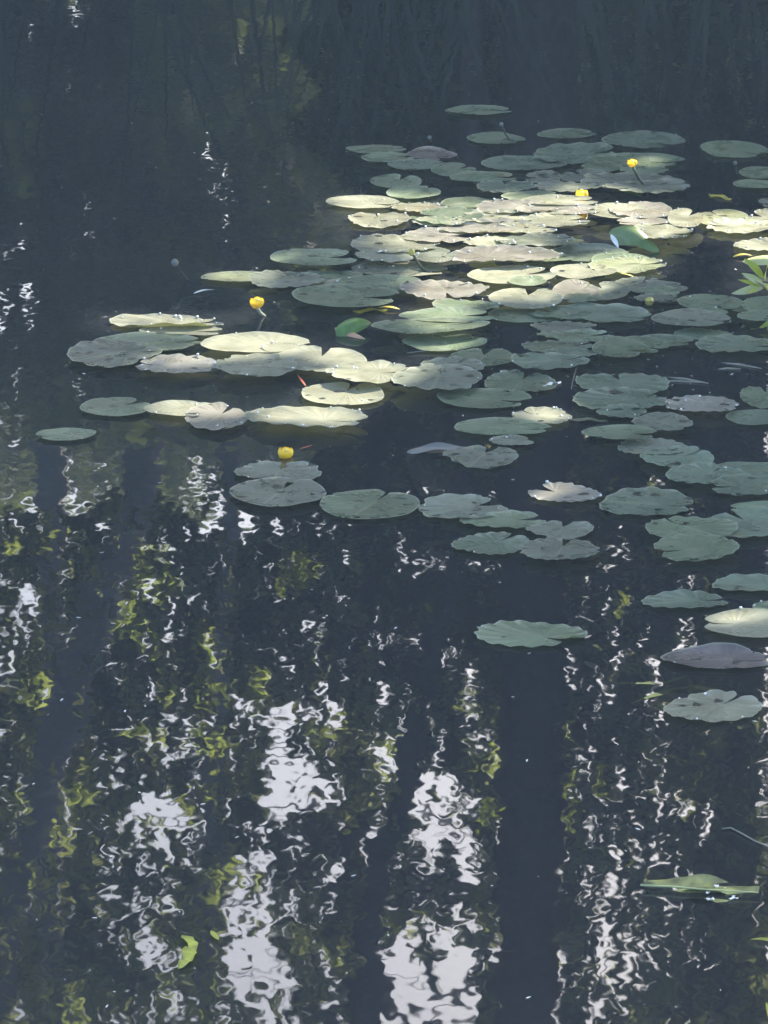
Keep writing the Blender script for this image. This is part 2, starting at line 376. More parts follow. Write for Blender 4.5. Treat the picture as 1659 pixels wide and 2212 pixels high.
# x0 x1 y0 y1 | slope | notch | style | tone | spots 0-9 | label
PADS = """
963 1106 229 250|0|8|s|g|0|farthest lily pad, alone above all the others at the top
1010 1133 287 313|2|330|s|g|0|far smooth pad crossed by a thin grey bud stalk
1163 1287 279 301|-1|15|s|g|0|small oval far pad left of the long pad with a lower right notch
1297 1480 286 322|4|325|s|b|2|long far pad with two dark dashes and a notch at lower right
1512 1657 304 342|5|325|s|g|0|far pad at right edge with notch facing the viewer, alone in dark water
748 880 314 332|0|10|s|g|0|leftmost of the far green pads, touching the brown curled pad
782 897 330 352|0|20|s|g|0|green pad tucked under the front of the leftmost far pad
835 968 345 367|0|20|s|b|0|green pad directly below the brown curled pad
881 986 322 347|2|300|f|n|0|brown purplish pad with upturned pale rim among far green pads
930 1030 353 382|2|45|s|g|1|rounded green pad between the brown curled pad and the dark open gap
971 1120 372 396|0|10|s|g|1|flat blue green pad right of the rounded far pad
1028 1160 390 416|0|95|w|b|2|crimped blue green pad in front of the flat blue green one
798 913 377 408|-1|65|s|g|0|heart shaped green pad with notch on top, upper of an isolated pair
833 955 402 430|-1|50|s|g|2|spotted green pad, lower of the isolated heart shaped pair
1149 1338 310 357|-2|15|w|b|0|large far blue green pad with beaded upper edge
1039 1225 338 370|1|20|s|b|0|long dull blue pad left of the pad with beaded edge
1270 1478 331 366|2|345|s|g|1|large far pad beneath the upright round yellow bud
1255 1345 350 373|0|200|s|g|0|small pad lobe left of the stalk of the far yellow flower
1338 1446 357 380|-1|20|c|g|2|ragged pad crossed by the dark stalk of the far yellow flower
1133 1212 368 400|0|180|c|y|3|greyish crumpled pad under the tip of the long dull blue pad
1207 1320 366 398|0|120|c|y|4|crumpled grey purple pad left of the far flower stalk
1250 1467 374 407|0|15|c|y|3|wide dull grey pad behind the foot of the far flower stalk
1300 1495 390 417|-1|10|w|y|3|grey pad with beaded pointed right end at the far flower stalk foot
1156 1302 393 414|0|10|w|y|1|narrow grey pad just above the yellow flower lying among pads
704 861 423 452|3|340|s|c|0|bright cream pad, leftmost of the far sunlit row
952 1068 427 450|0|20|s|g|1|green half shaded pad rising behind the sunlit crinkled row
841 966 437 458|1|20|c|c|1|crinkled pale pad between cream leftmost pad and half shaded green pad
751 885 458 491|-1|95|w|c|3|pale eaten pad under the cream leftmost pad of the far row
1082 1215 413 436|0|20|s|g|0|dull green pad at the top of the sunlit mass, left of yellow flower
1123 1292 423 446|1|12|s|c|0|pale pad directly below the yellow flower lying among pads
1020 1215 434 464|0|20|c|p|1|wide sunlit crinkled pad in the centre of the far bright mass
1110 1292 441 465|2|350|s|p|0|smooth tan pad at the right end of the far bright mass
884 1045 450 488|1|160|w|g|1|half shaded green pad with frilled top edge in the far bright mass
985 1160 456 484|0|40|c|c|2|pale pad with white curled scraps at the middle of the bright mass
1128 1279 462 492|2|20|c|c|0|bright pad with white crinkled right tip over dark water
945 1187 478 509|2|10|c|p|1|long streaky pad along the front of the far bright mass
869 1020 494 527|2|10|c|p|1|pale pad whose left tip points to the open dark water above the bud
1069 1240 506 533|0|340|c|y|6|grey pad with several dark holes in front of the bright mass
1190 1264 516 531|-2|5|s|g|1|small narrow pad tip right of the grey pad with dark holes
757 953 508 549|1|350|c|c|1|big yellowish white pad behind the small greenish yellow bud
895 985 536 568|2|30|s|y|0|shaded pad right of the small greenish yellow bud
955 1215 535 571|-1|200|c|p|2|wide pale pad with mottled holes between bud and green scrap
1184 1366 535 565|4|350|f|g|1|dark green pad with curled lit rim behind the long striped pads
764 905 538 566|0|20|c|c|0|pale pad left of the small bud, lower half under the bright one
578 775 539 576|3|15|s|g|3|grey green pad with a dark dash, projecting left above the long row
762 971 566 601|3|350|s|c|1|pale pad crossed by the middle part of the small bud stalk
438 602 588 612|3|10|s|t|1|yellow green narrow pad tip, leftmost of the long row
533 706 586 623|2|15|c|y|4|grey pad with dark scratches right of the yellow green pad tip
640 805 585 621|1|20|c|g|4|dull grey green pad in the middle of the long row
730 910 594 630|1|350|s|g|1|dull green pad left of the bud stalk foot, crossed by its shadow
863 1055 605 646|4|280|w|p|1|pinkish cream pad with white scalloped right edge at bud stalk foot
631 868 615 665|3|350|s|g|3|large dull green pad in front of the long row, above yellow scraps
1008 1203 575 614|-3|15|s|c|0|smooth bright pad with pale midrib below the small green scrap
1274 1412 549 573|3|345|s|g|0|narrow green pad behind the striped sunlit pad
1269 1441 556 590|-3|5|c|t|1|sunlit pad with brown crust and long tip pointing right
1190 1332 570 602|-1|30|s|c|1|bright pad right of the smooth midrib pad
1058 1215 621 668|1|80|s|c|2|rounded pale pad with dark smudges and top notch, alone in dark gap
1328 1432 598 627|-1|60|c|y|3|ragged grey pad behind the yellow curled scrap
1194 1296 605 653|3|40|s|p|0|tan rounded pad standing up left of the grey rounded one
1255 1362 608 648|-1|120|s|y|0|grey rounded pad right of the tan rounded one
1355 1484 608 637|-1|20|s|y|2|grey purple pad with torn point and dark edge nicks at right
1367 1472 635 655|0|10|c|y|2|thin grey pad that the dull yellow bud leans against
933 1084 648 673|3|350|w|g|0|thin green pad under the pinkish scalloped pad
863 1071 667 699|2|10|s|g|0|smooth green pad above and behind the broad half shaded pad
1045 1232 668 698|2|180|s|g|1|dull tan green pad left half of the very long band
1146 1412 660 699|3|345|c|b|1|very long blue green band pad with a small white nick
805 1055 688 721|-4|25|s|g|1|broad half shaded pad with pointed left end near green curled leaf
871 1051 722 759|-3|35|s|g|1|pad with white glint on its upper rim, alone below the broad pad
1145 1287 694 720|2|350|w|y|2|grey crinkled pad, top of the five pad stack at right centre
1161 1325 713 738|2|10|w|g|2|green frayed pad second from top of the five pad stack
1125 1287 735 762|-1|15|w|g|1|green pad with pale flecks at the lower left of the pad stack
1279 1398 729 774|4|340|s|g|0|smooth green pad with slanting lower edge right of the pad stack
1320 1443 727 765|4|330|s|g|0|green pad overlapping the right side of the slanting smooth pad
1369 1500 724 749|2|345|s|b|0|thin blue green pad joining the slanting pads to the crimped one
1456 1583 711 735|3|350|w|g|0|small dark green pad with a bumpy top edge at right
1501 1690 727 764|2|345|w|b|0|wide blue green pad with crimped upper edge at right frame edge
1463 1606 636 673|5|300|s|g|2|mid green pad with dark slit, right of the dull yellow bud
1489 1573 664 692|3|350|s|g|0|green pad part joining the mid green slit pad to the grey pair
1410 1575 669 708|3|345|s|y|1|grey lilac pad with one dark dash, below the dull yellow bud
1602 1700 640 678|2|330|s|b|0|dark green pad under the leafy twig at right edge
1593 1700 672 695|1|350|s|b|0|small dark green pad beneath the pad under the leafy twig
1099 1277 762 797|1|20|w|b|1|blue grey pad with frilled pleated edges touched by a thin twig
970 1112 753 793|-2|80|s|g|1|smooth green heart shaped pad notched on top, behind holed grey pad
703 885 780 828|1|0|c|c|1|pale yellowish pad between white folded pad and spotted grey pad
908 1048 771 808|1|60|c|y|3|crumpled grey pad with holes under the smooth heart shaped pad
846 1044 788 846|2|80|c|y|6|large blue grey pad with many dark slots, partly sunlit at left
1044 1202 803 851|1|75|w|g|2|rounded green pad with pleated left side and top notch
940 1150 840 883|4|340|s|g|1|long green pad with one dark oval mark and right notch
1238 1450 805 852|3|100|w|b|2|big green pad, rear one of the large right hand cluster
1236 1452 840 888|2|30|w|b|2|big green pad with pleated left lobe, front of the right cluster
1288 1396 874 904|1|30|w|b|1|small grey green pad lobe hanging below the right cluster
1433 1602 857 893|4|350|c|p|4|brownish pad with holes stretching right from the right cluster
1597 1720 832 881|2|100|w|g|0|green pad with pleated left side cut by right frame edge
1565 1710 887 919|4|350|s|b|0|smooth blue green pad at right edge below the brownish pad
1363 1497 893 933|4|330|c|y|3|small torn grey pad with white flaps below the right cluster
1257 1424 920 951|2|350|s|g|3|thin green pad with dark specks above the frilly pair
1106 1238 881 919|3|140|c|c|3|cream pad with dark dashes and white left rim
982 1193 905 943|1|345|s|g|0|green oval pad with small pale mark tucked under the cream pad
1057 1153 941 964|2|20|c|y|0|small crumpled grey pad scrap under the green oval pad
1331 1491 949 986|4|350|w|y|2|grey pad with striped pleats, rear of the frilly pair
1383 1543 964 1014|4|40|w|b|2|rounded green pad with pleats, front of the frilly pair
1435 1612 1004 1049|2|60|w|b|1|blue green pad with one dark ring mark at right
1532 1710 998 1036|0|180|s|b|0|smooth green pad at right edge behind the pleated one
1532 1720 1028 1073|0|180|w|b|2|green pad with pleated left edge touching right frame edge
956 1123 961 1010|0|70|c|y|5|grey pad with dark slots and dew beads, in front of sunken curled leaf
1142 1298 1045 1087|4|150|w|p|1|cream and grey lobed pad with bright lit front lobe
1293 1500 1057 1119|2|350|w|b|5|large oval pad with pleated rim and dark specks at lower right
507 695 997 1043|1|80|c|y|4|split grey pad just under the low yellow flower
496 706 1033 1096|1|70|s|y|6|round grey pad with a big dark hole, in front of the split pad
690 907 1058 1123|-1|65|s|g|7|round heart shaped pad with square dark hole, right of grey pair
898 1098 1070 1125|-1|30|c|y|5|grey pad with ragged top edge and slit on the right
994 1182 1107 1144|2|20|w|g|0|smooth green pad with wavy front below the ragged grey pad
1138 1282 1124 1164|-1|75|c|y|2|split star like grey pad with several torn lobes
976 1142 1151 1199|-3|45|w|b|1|teal green pad with pleated ends, lowest left of its group
1123 1299 1163 1212|1|80|c|y|2|grey lilac pad with lifted flap, lowest of the central pads
1392 1595 1115 1168|3|130|w|g|2|grey green pad with split left lobe above its pleated neighbour
1411 1601 1155 1213|0|200|w|g|2|pleated grey green pad below the split lobe pad
1532 1720 1096 1166|0|130|w|b|2|green pad with brown curl near right edge, beside the pleated pads
1573 1710 1084 1112|0|180|s|g|0|thin green pad above the one with the brown curl
1536 1720 1244 1282|3|350|w|b|2|long thin blue green pad cut by the right frame edge
1389 1574 1279 1318|-1|12|w|b|1|thin bluish pad with deep right notch, alone in dark water
1625 1730 1297 1332|0|100|w|g|1|pleated green pad peeking in from the right edge
1519 1720 1316 1379|3|183|s|c|0|pale cream green pad with narrow left slit at right edge
1024 1271 1343 1398|3|318|w|g|1|large solitary grey green pad with crimped top edge and lower slit
1431 1664 1402 1447|3|352|f|n|2|purple brown boat shaped pad with raised pale rim
1434 1645 1496 1562|-6|48|w|c|1|lowest pale pad with pleated left edge and bat shaped dark hole
230 491 683 714|3|15|u|c|0|long pale pad with beaded white right edge, top of left group
300 486 702 727|2|350|s|c|0|narrow pale pad under the bead edged one
207 440 720 762|-3|10|s|g|1|pale green pad with bright right tip in the left group
145 347 733 793|-3|30|c|y|7|grey pad with many dark holes at the left end of the left group
431 677 722 765|3|350|s|c|0|bright smooth cream pad with a line across, below a leaning yellow flower
292 472 768 810|0|170|c|p|3|brown speckled pad in front of the holed grey pad
459 645 764 814|-1|40|c|c|3|eaten pale pad between speckled and white folded pads
567 670 740 766|3|350|s|c|0|small cream lobe at the right end of the bright smooth pad
590 790 749 807|3|80|s|c|0|very bright pad with a star of yellow veins at its centre
646 835 827 876|0|72|s|c|5|heart shaped cream pad with dark specks beside the red shoot
173 328 859 900|-1|40|s|g|5|grey green pad with dark triangle mark, left of the lower bright row
309 484 868 901|2|350|s|c|1|cream pad left of the speckled one in the lower bright row
397 538 873 930|2|60|c|p|3|speckled tan pad in the middle of the lower bright row
527 796 878 932|6|345|u|c|0|large brilliant white folded pad with scalloped front edge
77 208 925 952|-4|200|s|g|0|small smooth pad alone at far left under the bright row
1268 1400 440 473|3|350|s|c|1|pale pad left of the crinkled pink pad near the right
1312 1451 436 473|3|120|c|p|2|crinkled pinkish pad with torn right side near the right
1330 1447 470 488|0|190|s|p|0|narrow pinkish pad under the crinkled pink pad
1354 1498 484 522|5|350|u|c|0|brilliant cream pad behind the upright green leaf
1520 1700 473 504|2|180|c|c|0|pale wrinkled pad along the front edge of the right row
1503 1618 453 490|2|120|s|t|2|yellow green pad with a dark oval mark in the right row
1441 1520 450 492|1|50|s|c|0|rounded upright pale pad with glinting corner at the right
1610 1710 453 490|2|150|c|c|1|pale pad crossing the right frame edge in the right row
1583 1720 517 545|3|350|w|c|0|pure white scalloped pad at the right frame edge
1581 1700 390 408|2|350|s|g|0|lower of two dull far pads at the right frame edge
1595 1700 361 387|2|350|s|g|1|upper of two dull far pads at the right frame edge
1036 1200 484 507|0|20|c|c|2|pale pad squeezed between the long streaky pad and wrinkled middle pads
1188 1296 449 464|1|15|s|p|0|slim tan pad sliver at the far mass, under the right end tan pad
893 1008 468 489|1|30|w|c|1|pale frilled pad right of the eaten pale pad in the far mass
1000 1112 512 534|1|200|c|c|2|cream pad sliver left of the grey pad with dark holes
1120 1240 546 566|1|12|s|g|1|greenish pad sliver behind the small lime scrap row
826 934 577 597|1|20|s|p|1|tan pad sliver lying under the small bud stalk
700 812 603 622|1|15|s|c|1|pale pad sliver between dull grey green pads of the long row
1096 1182 596 618|0|20|s|g|1|dim green pad sliver below the smooth bright midrib pad
1210 1300 634 655|1|15|w|g|1|dim frilled pad beneath the tan rounded pad
1380 1470 618 640|1|10|c|g|2|dim ragged pad just above the dull yellow bud
1180 1300 752 772|1|15|w|b|1|dim crimped pad at the foot of the pad stack
1330 1420 842 864|1|15|s|g|2|green pad sliver joining the two halves of the right cluster
1637 1730 427 450|0|200|s|y|0|small grey pad peeking in at the right edge
"""
rows = []
for ln in PADS.strip().splitlines():
    a = ln.split('|'); px = tuple(float(v) for v in a[0].split())
    rows.append((px, float(a[1]), float(a[2]), a[3], a[4], int(a[5]), a[6]))
def overlap(a, b):
    ax_, ay_, aw, ah = (a[0] + a[1]) / 2, (a[2] + a[3]) / 2, (a[1] - a[0]) / 2, (a[3] - a[2]) / 2
    bx_, by_, bw, bh = (b[0] + b[1]) / 2, (b[2] + b[3]) / 2, (b[1] - b[0]) / 2, (b[3] - b[2]) / 2
    return ((ax_ - bx_) / (aw + bw)) ** 2 + ((ay_ - by_) / (ah + bh)) ** 2 < 1
order = sorted(range(len(rows)), key=lambda i: rows[i][0][3])
layer = {}
for n_, i in enumerate(order):
    layer[i] = min(9, 1 + max([layer[j] for j in order[:n_] if overlap(rows[i][0], rows[j][0])] or [0]))
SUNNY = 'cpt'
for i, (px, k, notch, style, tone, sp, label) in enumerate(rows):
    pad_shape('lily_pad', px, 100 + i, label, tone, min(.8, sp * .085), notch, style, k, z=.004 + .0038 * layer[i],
              glint_beads={'c': 3, 'w': 2, 'u': 6, 'f': 1, 's': 1}[style] * (2 if tone in SUNNY else rnd.choice((0, 0, 1))))

# sunken pads, seen through the surface
for i, (px, k, notch, label, tone) in enumerate((
        ((380, 580, 621, 668), 6, 340, 'dark sunken pad under water with one white glint, above the leaning yellow flower', 'd'),
        ((1627, 1720, 945, 980), 3, 180, 'faint dark pad under water at the right frame edge', 'd'))):
    o = pad_shape('sunken_lily_pad', px, 900 + i, label, tone, 0, notch, 's', k, z=-.03)

# ------------------------------------------------------------------ leaves and scraps (single curved blades)
def blade(p0, p1, width, arch=.0, cup=.0, side=None, nL=12, nW=6, power=.7, skew=.9, wave=0):
    p0, p1 = Vector(p0), Vector(p1); L = (p1 - p0).length; d = (p1 - p0).normalized()
    if side is None: side = d.cross(Vector((0, 0, 1))).normalized()
    side = Vector(side).normalized(); up = side.cross(d).normalized()
    if up.z < 0: up = -up
    V, F = [], []
    for i in range(nL + 1):
        t = i / nL; c = p0 + (p1 - p0) * t + up * arch * math.sin(math.pi * t)
        hw = width * .5 * max(.02, math.sin(math.pi * min(1, t ** skew))) ** power
        for j in range(nW + 1):
            s = -1 + 2 * j / nW
            V.append(c + side * s * hw + up * (cup * s * s * hw + wave * math.sin(9 * t + 3 * s) * abs(s)))
    for i in range(nL):
        for j in range(nW):
            a = i * (nW + 1) + j; F.append((a, a + 1, a + nW + 2, a + nW + 1))
    return V, F
M_TWIGLEAF = leafmat('willow_leaf', (.38, .48, .08), (.62, .70, .06), .45, .35)
M_YLEAF = simple('yellow_leaf', (.50, .42, .05), .5, .3, 30, trans=.2)
M_YGLEAF = simple('yellow_green_leaf', (.34, .38, .05), .5, .4, 30, trans=.3)
M_GLEAF = simple('fresh_green_leaf', (.12, .24, .05), .3, .3, 25, trans=.25)
M_GLEAFD = simple('deep_green_leaf', (.11, .18, .055), .38, .25, 18, trans=.1)
M_UNDER = simple('leaf_underside', (.42, .25, .14), .5, .2, 20)
M_RED = simple('red_sliver', (.55, .12, .06), .5, .2, 40)
M_WHITE = simple('pale_leaf_and_glint', (.75, .75, .70), .3, .1, 40)  # pale leaf colour, also the white of painted glints
M_SUNK = simple('sunken_leaf', (.20, .17, .11), .7, .3, 10)
M_WEED = simple('water_weed', (.30, .30, .08), .6, .35, 15)
M_WEEDG = simple('weed_green', (.16, .18, .05), .5, .75, 22)
M_TWIG = simple('twig', (.16, .13, .09), .7, .3, 30)

def surf_blade(name, a, b, wpx, m, label, cat, z=.006, parent=None, **kw):
    A, B = ground(*a, z), ground(*b, z)
    mid = ground((a[0] + b[0]) / 2, (a[1] + b[1]) / 2)
    px = (ground(a[0] + 1, a[1]) - ground(*a)).length
    o = mesh_obj(name, *blade(A, B, wpx * px, **kw), m)
    if label: tag(o, label, cat)
    return o

# the upright green leaf, its glint a blade coloured white
root = empty('curled_lily_leaf', ground(1365, 545), 'upright glossy green curled leaf with a white glint, behind dark water at right', 'lily leaf')
def local(vf, r):
    V, F = vf; o = r.location; return [Vector(v) - o for v in V], F
A, B = ground(1316, 512, .02), ground(1424, 538, .01)
A.z = .035
bl = blade(A, B, .14, arch=.045, cup=-.35, side=(0, 1, .35), nL=16, nW=8, power=.55, skew=.75, wave=.004)
mesh_obj('blade', *local(bl, root), M_GLEAFD, root)
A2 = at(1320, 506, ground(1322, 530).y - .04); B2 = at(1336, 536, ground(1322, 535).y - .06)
mesh_obj('white_glint', *local(blade(A2, B2, .020, arch=.004, side=(1, -.2, .1), power=.8), root), M_WHITE, root)
root = empty('curled_lily_leaf', ground(760, 720), 'small bright green boat shaped leaf with orange underside in open dark water', 'lily leaf')
A, B = ground(724, 712, .02), ground(801, 697, .03)
mesh_obj('blade', *local(blade(A, B, .085, arch=.02, cup=-.5, side=(.1, 1, .6), power=.6, skew=.7), root), M_GLEAF, root)
mesh_obj('underside', *local(blade(ground(723, 708, .012), ground(789, 732, .004), .045, arch=.004, cup=-.3, side=(.2, 1, .2), power=.6, skew=.6), root), M_UNDER, root)
# half sunken pad, its far rim curling out of the water
root = empty('half_sunken_pad', ground(950, 990), 'brown half sunken leaf with curled grey rim left of the dew beaded pad', 'lily pad')
V, F = [], []
nA, nB = 24, 10
for i in range(nA + 1):
    t = math.pi * (i / nA) * 1.02
    for j in range(nB + 1):
        q = j / nB
        P = ground(965 - 87 * math.cos(t) * (.35 + .65 * q), 973 + 56 * math.sin(t) * q, 0)
        P.z = .014 * (1 - q) - .10 * q * math.sin(t) - .004
        V.append(P)
for i in range(nA):
    for j in range(nB): a = i * (nB + 1) + j; F.append((a, a + 1, a + nB + 2, a + nB + 1))
mesh_obj('sunken_blade', *local((V, F), root), M_SUNK, root)
mesh_obj('curled_rim', *local(blade(ground(879, 977, .004), ground(1000, 966, .012), .045, arch=.005, cup=.2, side=(0, 1, .25), power=.45, wave=.004), root), simple('grey_rim', (.12, .125, .115), .4, .2, 20), root)
surf_blade('glint_leaf_tip', (418, 634), (462, 626), 10, M_WHITE, 'leaf tip coloured white for its glint, on the dark sunken pad', 'leaf', arch=.006)  # raised pad tip, its glint put into the white colour
surf_blade('green_leaf_scrap', (1323, 411), (1384, 425), 24, M_GLEAF, 'bright yellow green leaf floating below the far flower stalk', 'leaf', arch=.01)
surf_blade('green_leaf_scrap', (1038, 573), (1072, 576), 16, M_YGLEAF, 'small square lime green scrap behind the smooth midrib pad', 'leaf', arch=.012, power=.3)
surf_blade('yellow_leaf_scrap', (762, 672), (838, 668), 16, M_YLEAF, 'ragged yellow rotting leaf strip above the small green curled leaf', 'leaf', wave=.006, power=.3)
surf_blade('yellow_leaf_scrap', (818, 664), (864, 668), 14, M_YLEAF, 'orange yellow leaf scrap right of the ragged yellow strip', 'leaf', arch=.006)
surf_blade('yellow_leaf_scrap', (1322, 592), (1370, 598), 11, M_YLEAF, 'yellow curled scrap lying along the end of the striped pads', 'leaf', arch=.008)
surf_blade('yellow_leaf_scrap', (1532, 419), (1580, 430), 18, M_YLEAF, 'pale yellow torn leaf in dark water near the right edge', 'leaf', power=.4, wave=.005)
surf_blade('yellow_leaf_scrap', (1583, 555), (1625, 552), 14, M_YLEAF, 'mustard yellow leaf between white pad and leafy twig at right', 'leaf', arch=.008, power=.5)
surf_blade('red_shoot', (642, 808), (661, 834), 5, M_RED, 'thin orange red shoot pointing at the heart shaped cream pad', 'shoot', z=.012)
surf_blade('red_shoot', (648, 969), (676, 961), 5, M_RED, 'tiny orange sliver on water right of the low yellow flower', 'shoot')
surf_blade('fallen_petal', (1264, 1428), (1296, 1448), 22, simple('pink_petal', (.45, .33, .26), .5, .2, 20), 'blurred pinkish petal adrift below the large solitary pad', 'petal', z=-.012)
surf_blade('debris_scrap', (1172, 834), (1212, 824), 12, M_WHITE, 'pale crumpled leaf scrap right of the rounded pleated pad', 'leaf', wave=.004, power=.4)
surf_blade('debris_scrap', (1182, 842), (1196, 836), 12, M_UNDER, 'small dim leaf scrap below the pale crumpled scrap', 'leaf')
surf_blade('torn_pad_piece', (1229, 905), (1312, 908), 20, simple('brown_green_leaf', (.09, .10, .05), .6, .3, 14), 'dark brown green torn leaf piece right of the cream pad', 'leaf', wave=.004, power=.5)
root = empty('pale_leaf_raised', ground(1640, 570), 'cream underside of a raised leaf behind the leafy twig at right edge', 'lily leaf')
A, B = at(1604, 565, ground(1640, 582).y), at(1715, 562, ground(1640, 582).y)
mesh_obj('blade', *local(blade(A, B, .055, arch=.012, cup=-.3, side=(0, 1, .5), power=.6), root), simple('cream_underside', (.46, .46, .18), .5, .2, 12), root)

# long sunken-edged leaf low right
root = empty('floating_weed_leaf', ground(1510, 1930), 'long crinkled green leaf half awash at lower right, pale midrib and white glints', 'water leaf')
A, B = ground(1384, 1905, .002), ground(1640, 1932, .004)
mesh_obj('upper_blade', *local(blade(ground(1392, 1902, .003), ground(1640, 1922, .003), .085, arch=.0, wave=.011, nL=30, power=.3), root), M_WEEDG, root)
mesh_obj('lower_blade', *local(blade(ground(1400, 1925, -.005), ground(1625, 1952, -.005), .070, arch=.004, wave=.009, nL=30, power=.4), root), M_WEEDG, root)
mesh_obj('midrib', *local(tube([ground(1383, 1912, .012), ground(1450, 1915, .012), ground(1520, 1921, .013), ground(1638, 1928, .012)], [.0022, .0024, .002, .0015], 6), root), simple('midrib', (.45, .48, .22), .5, .1, 20), root)
vf = []
for q in range(7):
    px = rnd.gauss(1545, 45); py = 1918 + rnd.uniform(-12, 36)
    c = ground(px, py, .006); d_ = Vector((rnd.uniform(-1, 1), rnd.uniform(-.6, .6), 0)) * .012; mesh_obj('glint_fleck', *local(blade(c - d_, c + d_, rnd.uniform(.006, .014), wave=.002, nL=6, nW=4), root), M_WHITE, root)  # white blades painted as the glints on the leaf

# weeds just under the surface
for pts, wd, m, lb in (
        (((1345, 1475), (1395, 1476), (1440, 1474), (1475, 1462)), 9, M_WEED, 'upper pale weed strand left of the boat shaped pad'),
        (((1370, 1517), (1410, 1503), (1450, 1489), (1500, 1482), (1560, 1497)), 10, M_WEED, 'arched yellowish weed strand reaching behind the lowest pale pad')):
    P = [ground(a, b, -.004 + .007 * math.sin(i * 1.7)) for i, (a, b) in enumerate(pts)]
    vs = []
    for i in range(len(P) - 1): vs.append(blade(P[i] - (P[i + 1] - P[i]) * .25, P[i + 1] + (P[i + 1] - P[i]) * .25, .016 + .012 * (i % 2), nL=6, nW=2))
    tag(mesh_obj('water_weed', *merge(vs), m), lb, 'water weed')
surf_blade('sunken_leaf_shape', (1425, 1500), (1560, 1512), 42, M_SUNK, 'murky brown leaf under water behind the lowest pale pad', 'leaf', z=-.05)
surf_blade('sunken_leaf_shape', (1475, 1452), (1590, 1456), 22, M_SUNK, 'murky brown leaf under water below the boat shaped pad', 'leaf', z=-.06)
for a, b, wpx, lb in (((1433, 815), (1530, 828), 4, 'pale sunken stick right of the large right cluster, upper one'),
                 ((1395, 826), (1520, 826), 3, 'pale sunken stick right of the large right cluster, lower one'),
                 ((1548, 784), (1645, 796), 5, 'pale twig lying under the wide crimped pad at right, longer one'),
                 ((1543, 800), (1600, 797), 4, 'pale twig lying under the wide crimped pad at right, shorter one')):
    A, B = ground(*a, -.004), ground(*b, .004)
    tag(mesh_obj('drifting_stick', *tube([A, (A + B) / 2 + Vector((0, .01, .002)), B], [.003, .004, .002], 6), simple('pale_stick', (.28, .26, .20), .6, .2, 30)), lb, 'stick')
for pts, lb in ((((1560, 1790), (1578, 1788), (1602, 1800), (1630, 1816), (1680, 1838)), 'long thin bent grass stalk entering from the right edge'),
                (((1245, 795), (1240, 812), (1234, 840)), 'thin dark twig rising from the frilled blue grey pad'),
                (((880, 762), (940, 756), (1000, 757)), 'faint thin straw floating above the bright pad with yellow veins')):
    P = [ground(a, b, .006) for a, b in pts]
    tag(mesh_obj('grass_stalk', *tube(P, [.0018] * len(P), 6), simple('straw', (.20, .20, .16), .4, .1, 30)), lb, 'stalk')

M_GLARETWIG = leafmat('sun_glare_willow_leaf', (.55, .60, .35), (.6, .65, .2), .3, .3)  # paler copy of the twig leaf, sun glare put into its colour
# leafy willow twig reaching in from the right
root = empty('leafy_twig', ground(1665, 640), 'bright yellow green willow twig with narrow leaves at the right edge', 'twig')
Yt = ground(1650, 640).y
hub = at(1648, 617, Yt)
mesh_obj('stem', *local(tube([at(1700, 660, Yt + .1), at(1664, 640, Yt), hub, at(1630, 606, Yt - .05)], [.004, .0035, .003, .001], 6), root), M_TWIG, root)
for k_, (a, b, wv, m) in enumerate((((1650, 600), (1607, 559), .030, M_TWIGLEAF), ((1650, 616), (1602, 590), .026, M_GLARETWIG), ((1650, 618), (1594, 604), .016, M_TWIGLEAF),
                     ((1660, 615), (1580, 634), .034, M_GLARETWIG), ((1654, 604), (1664, 566), .030, M_TWIGLEAF), ((1655, 618), (1690, 640), .024, M_TWIGLEAF),
                     ((1650, 622), (1618, 632), .018, M_TWIGLEAF), ((1662, 625), (1700, 600), .026, M_TWIGLEAF))):
    mesh_obj('leaf', *local(blade(at(*a, Yt + .01 * k_), at(*b, Yt - .05 - .01 * k_), wv, arch=.006, cup=.15, side=(.3, .5, 1)), root), m, root)
root = empty('leafy_twig', ground(1665, 720), 'small yellow green leaf tip poking in at right below the willow twig', 'twig')
Yt = ground(1650, 710).y
for a, b in (((1672, 690), (1640, 708)), ((1665, 680), (1658, 716)), ((1680, 690), (1651, 698))):
    mesh_obj('leaf', *local(blade(at(*a, Yt), at(*b, Yt - .03), .022, arch=.004, side=(.3, .5, 1)), root), M_TWIGLEAF, root)
for j, (a, b, wp, lb) in enumerate((((1690, 1752), (1630, 1748), 9, 'upper of two slim leaf tips poking in at lower right edge'),
                  ((1690, 1820), (1640, 1812), 9, 'lower of two slim leaf tips poking in at lower right edge'),
                  ((1700, 2048), (1621, 2029), 18, 'yellow green pointed leaf entering low at the right edge'),
                  ((1670, 2230), (1655, 2165), 12, 'yellow green leaf tip in the bottom right corner'))):
    surf_blade('shoreline_leaf', a, b, wp, M_YGLEAF if j > 1 else M_WEEDG, lb, 'leaf', z=.03, arch=.01)
root = empty('floating_leaf_spray', ground(405, 2060), 'chain of small yellow green leaves low at the left', 'leaf spray')
for a, b, wv in (((394, 2020), (420, 2046), .020), ((418, 2030), (416, 2062), .020), ((402, 2044), (412, 2076), .026), ((420, 2052), (398, 2082), .024), ((412, 2072), (386, 2092), .022)):
    mesh_obj('leaf', *local(blade(ground(*a, .006), ground(*b, .008), wv * 1.15, arch=.006, wave=.002), root), M_YGLEAF, root)
surf_blade('yellow_leaf_scrap', (456, 2010), (472, 2030), 14, M_YGLEAF, 'tiny lime leaf just above the chain of yellow green leaves', 'leaf')

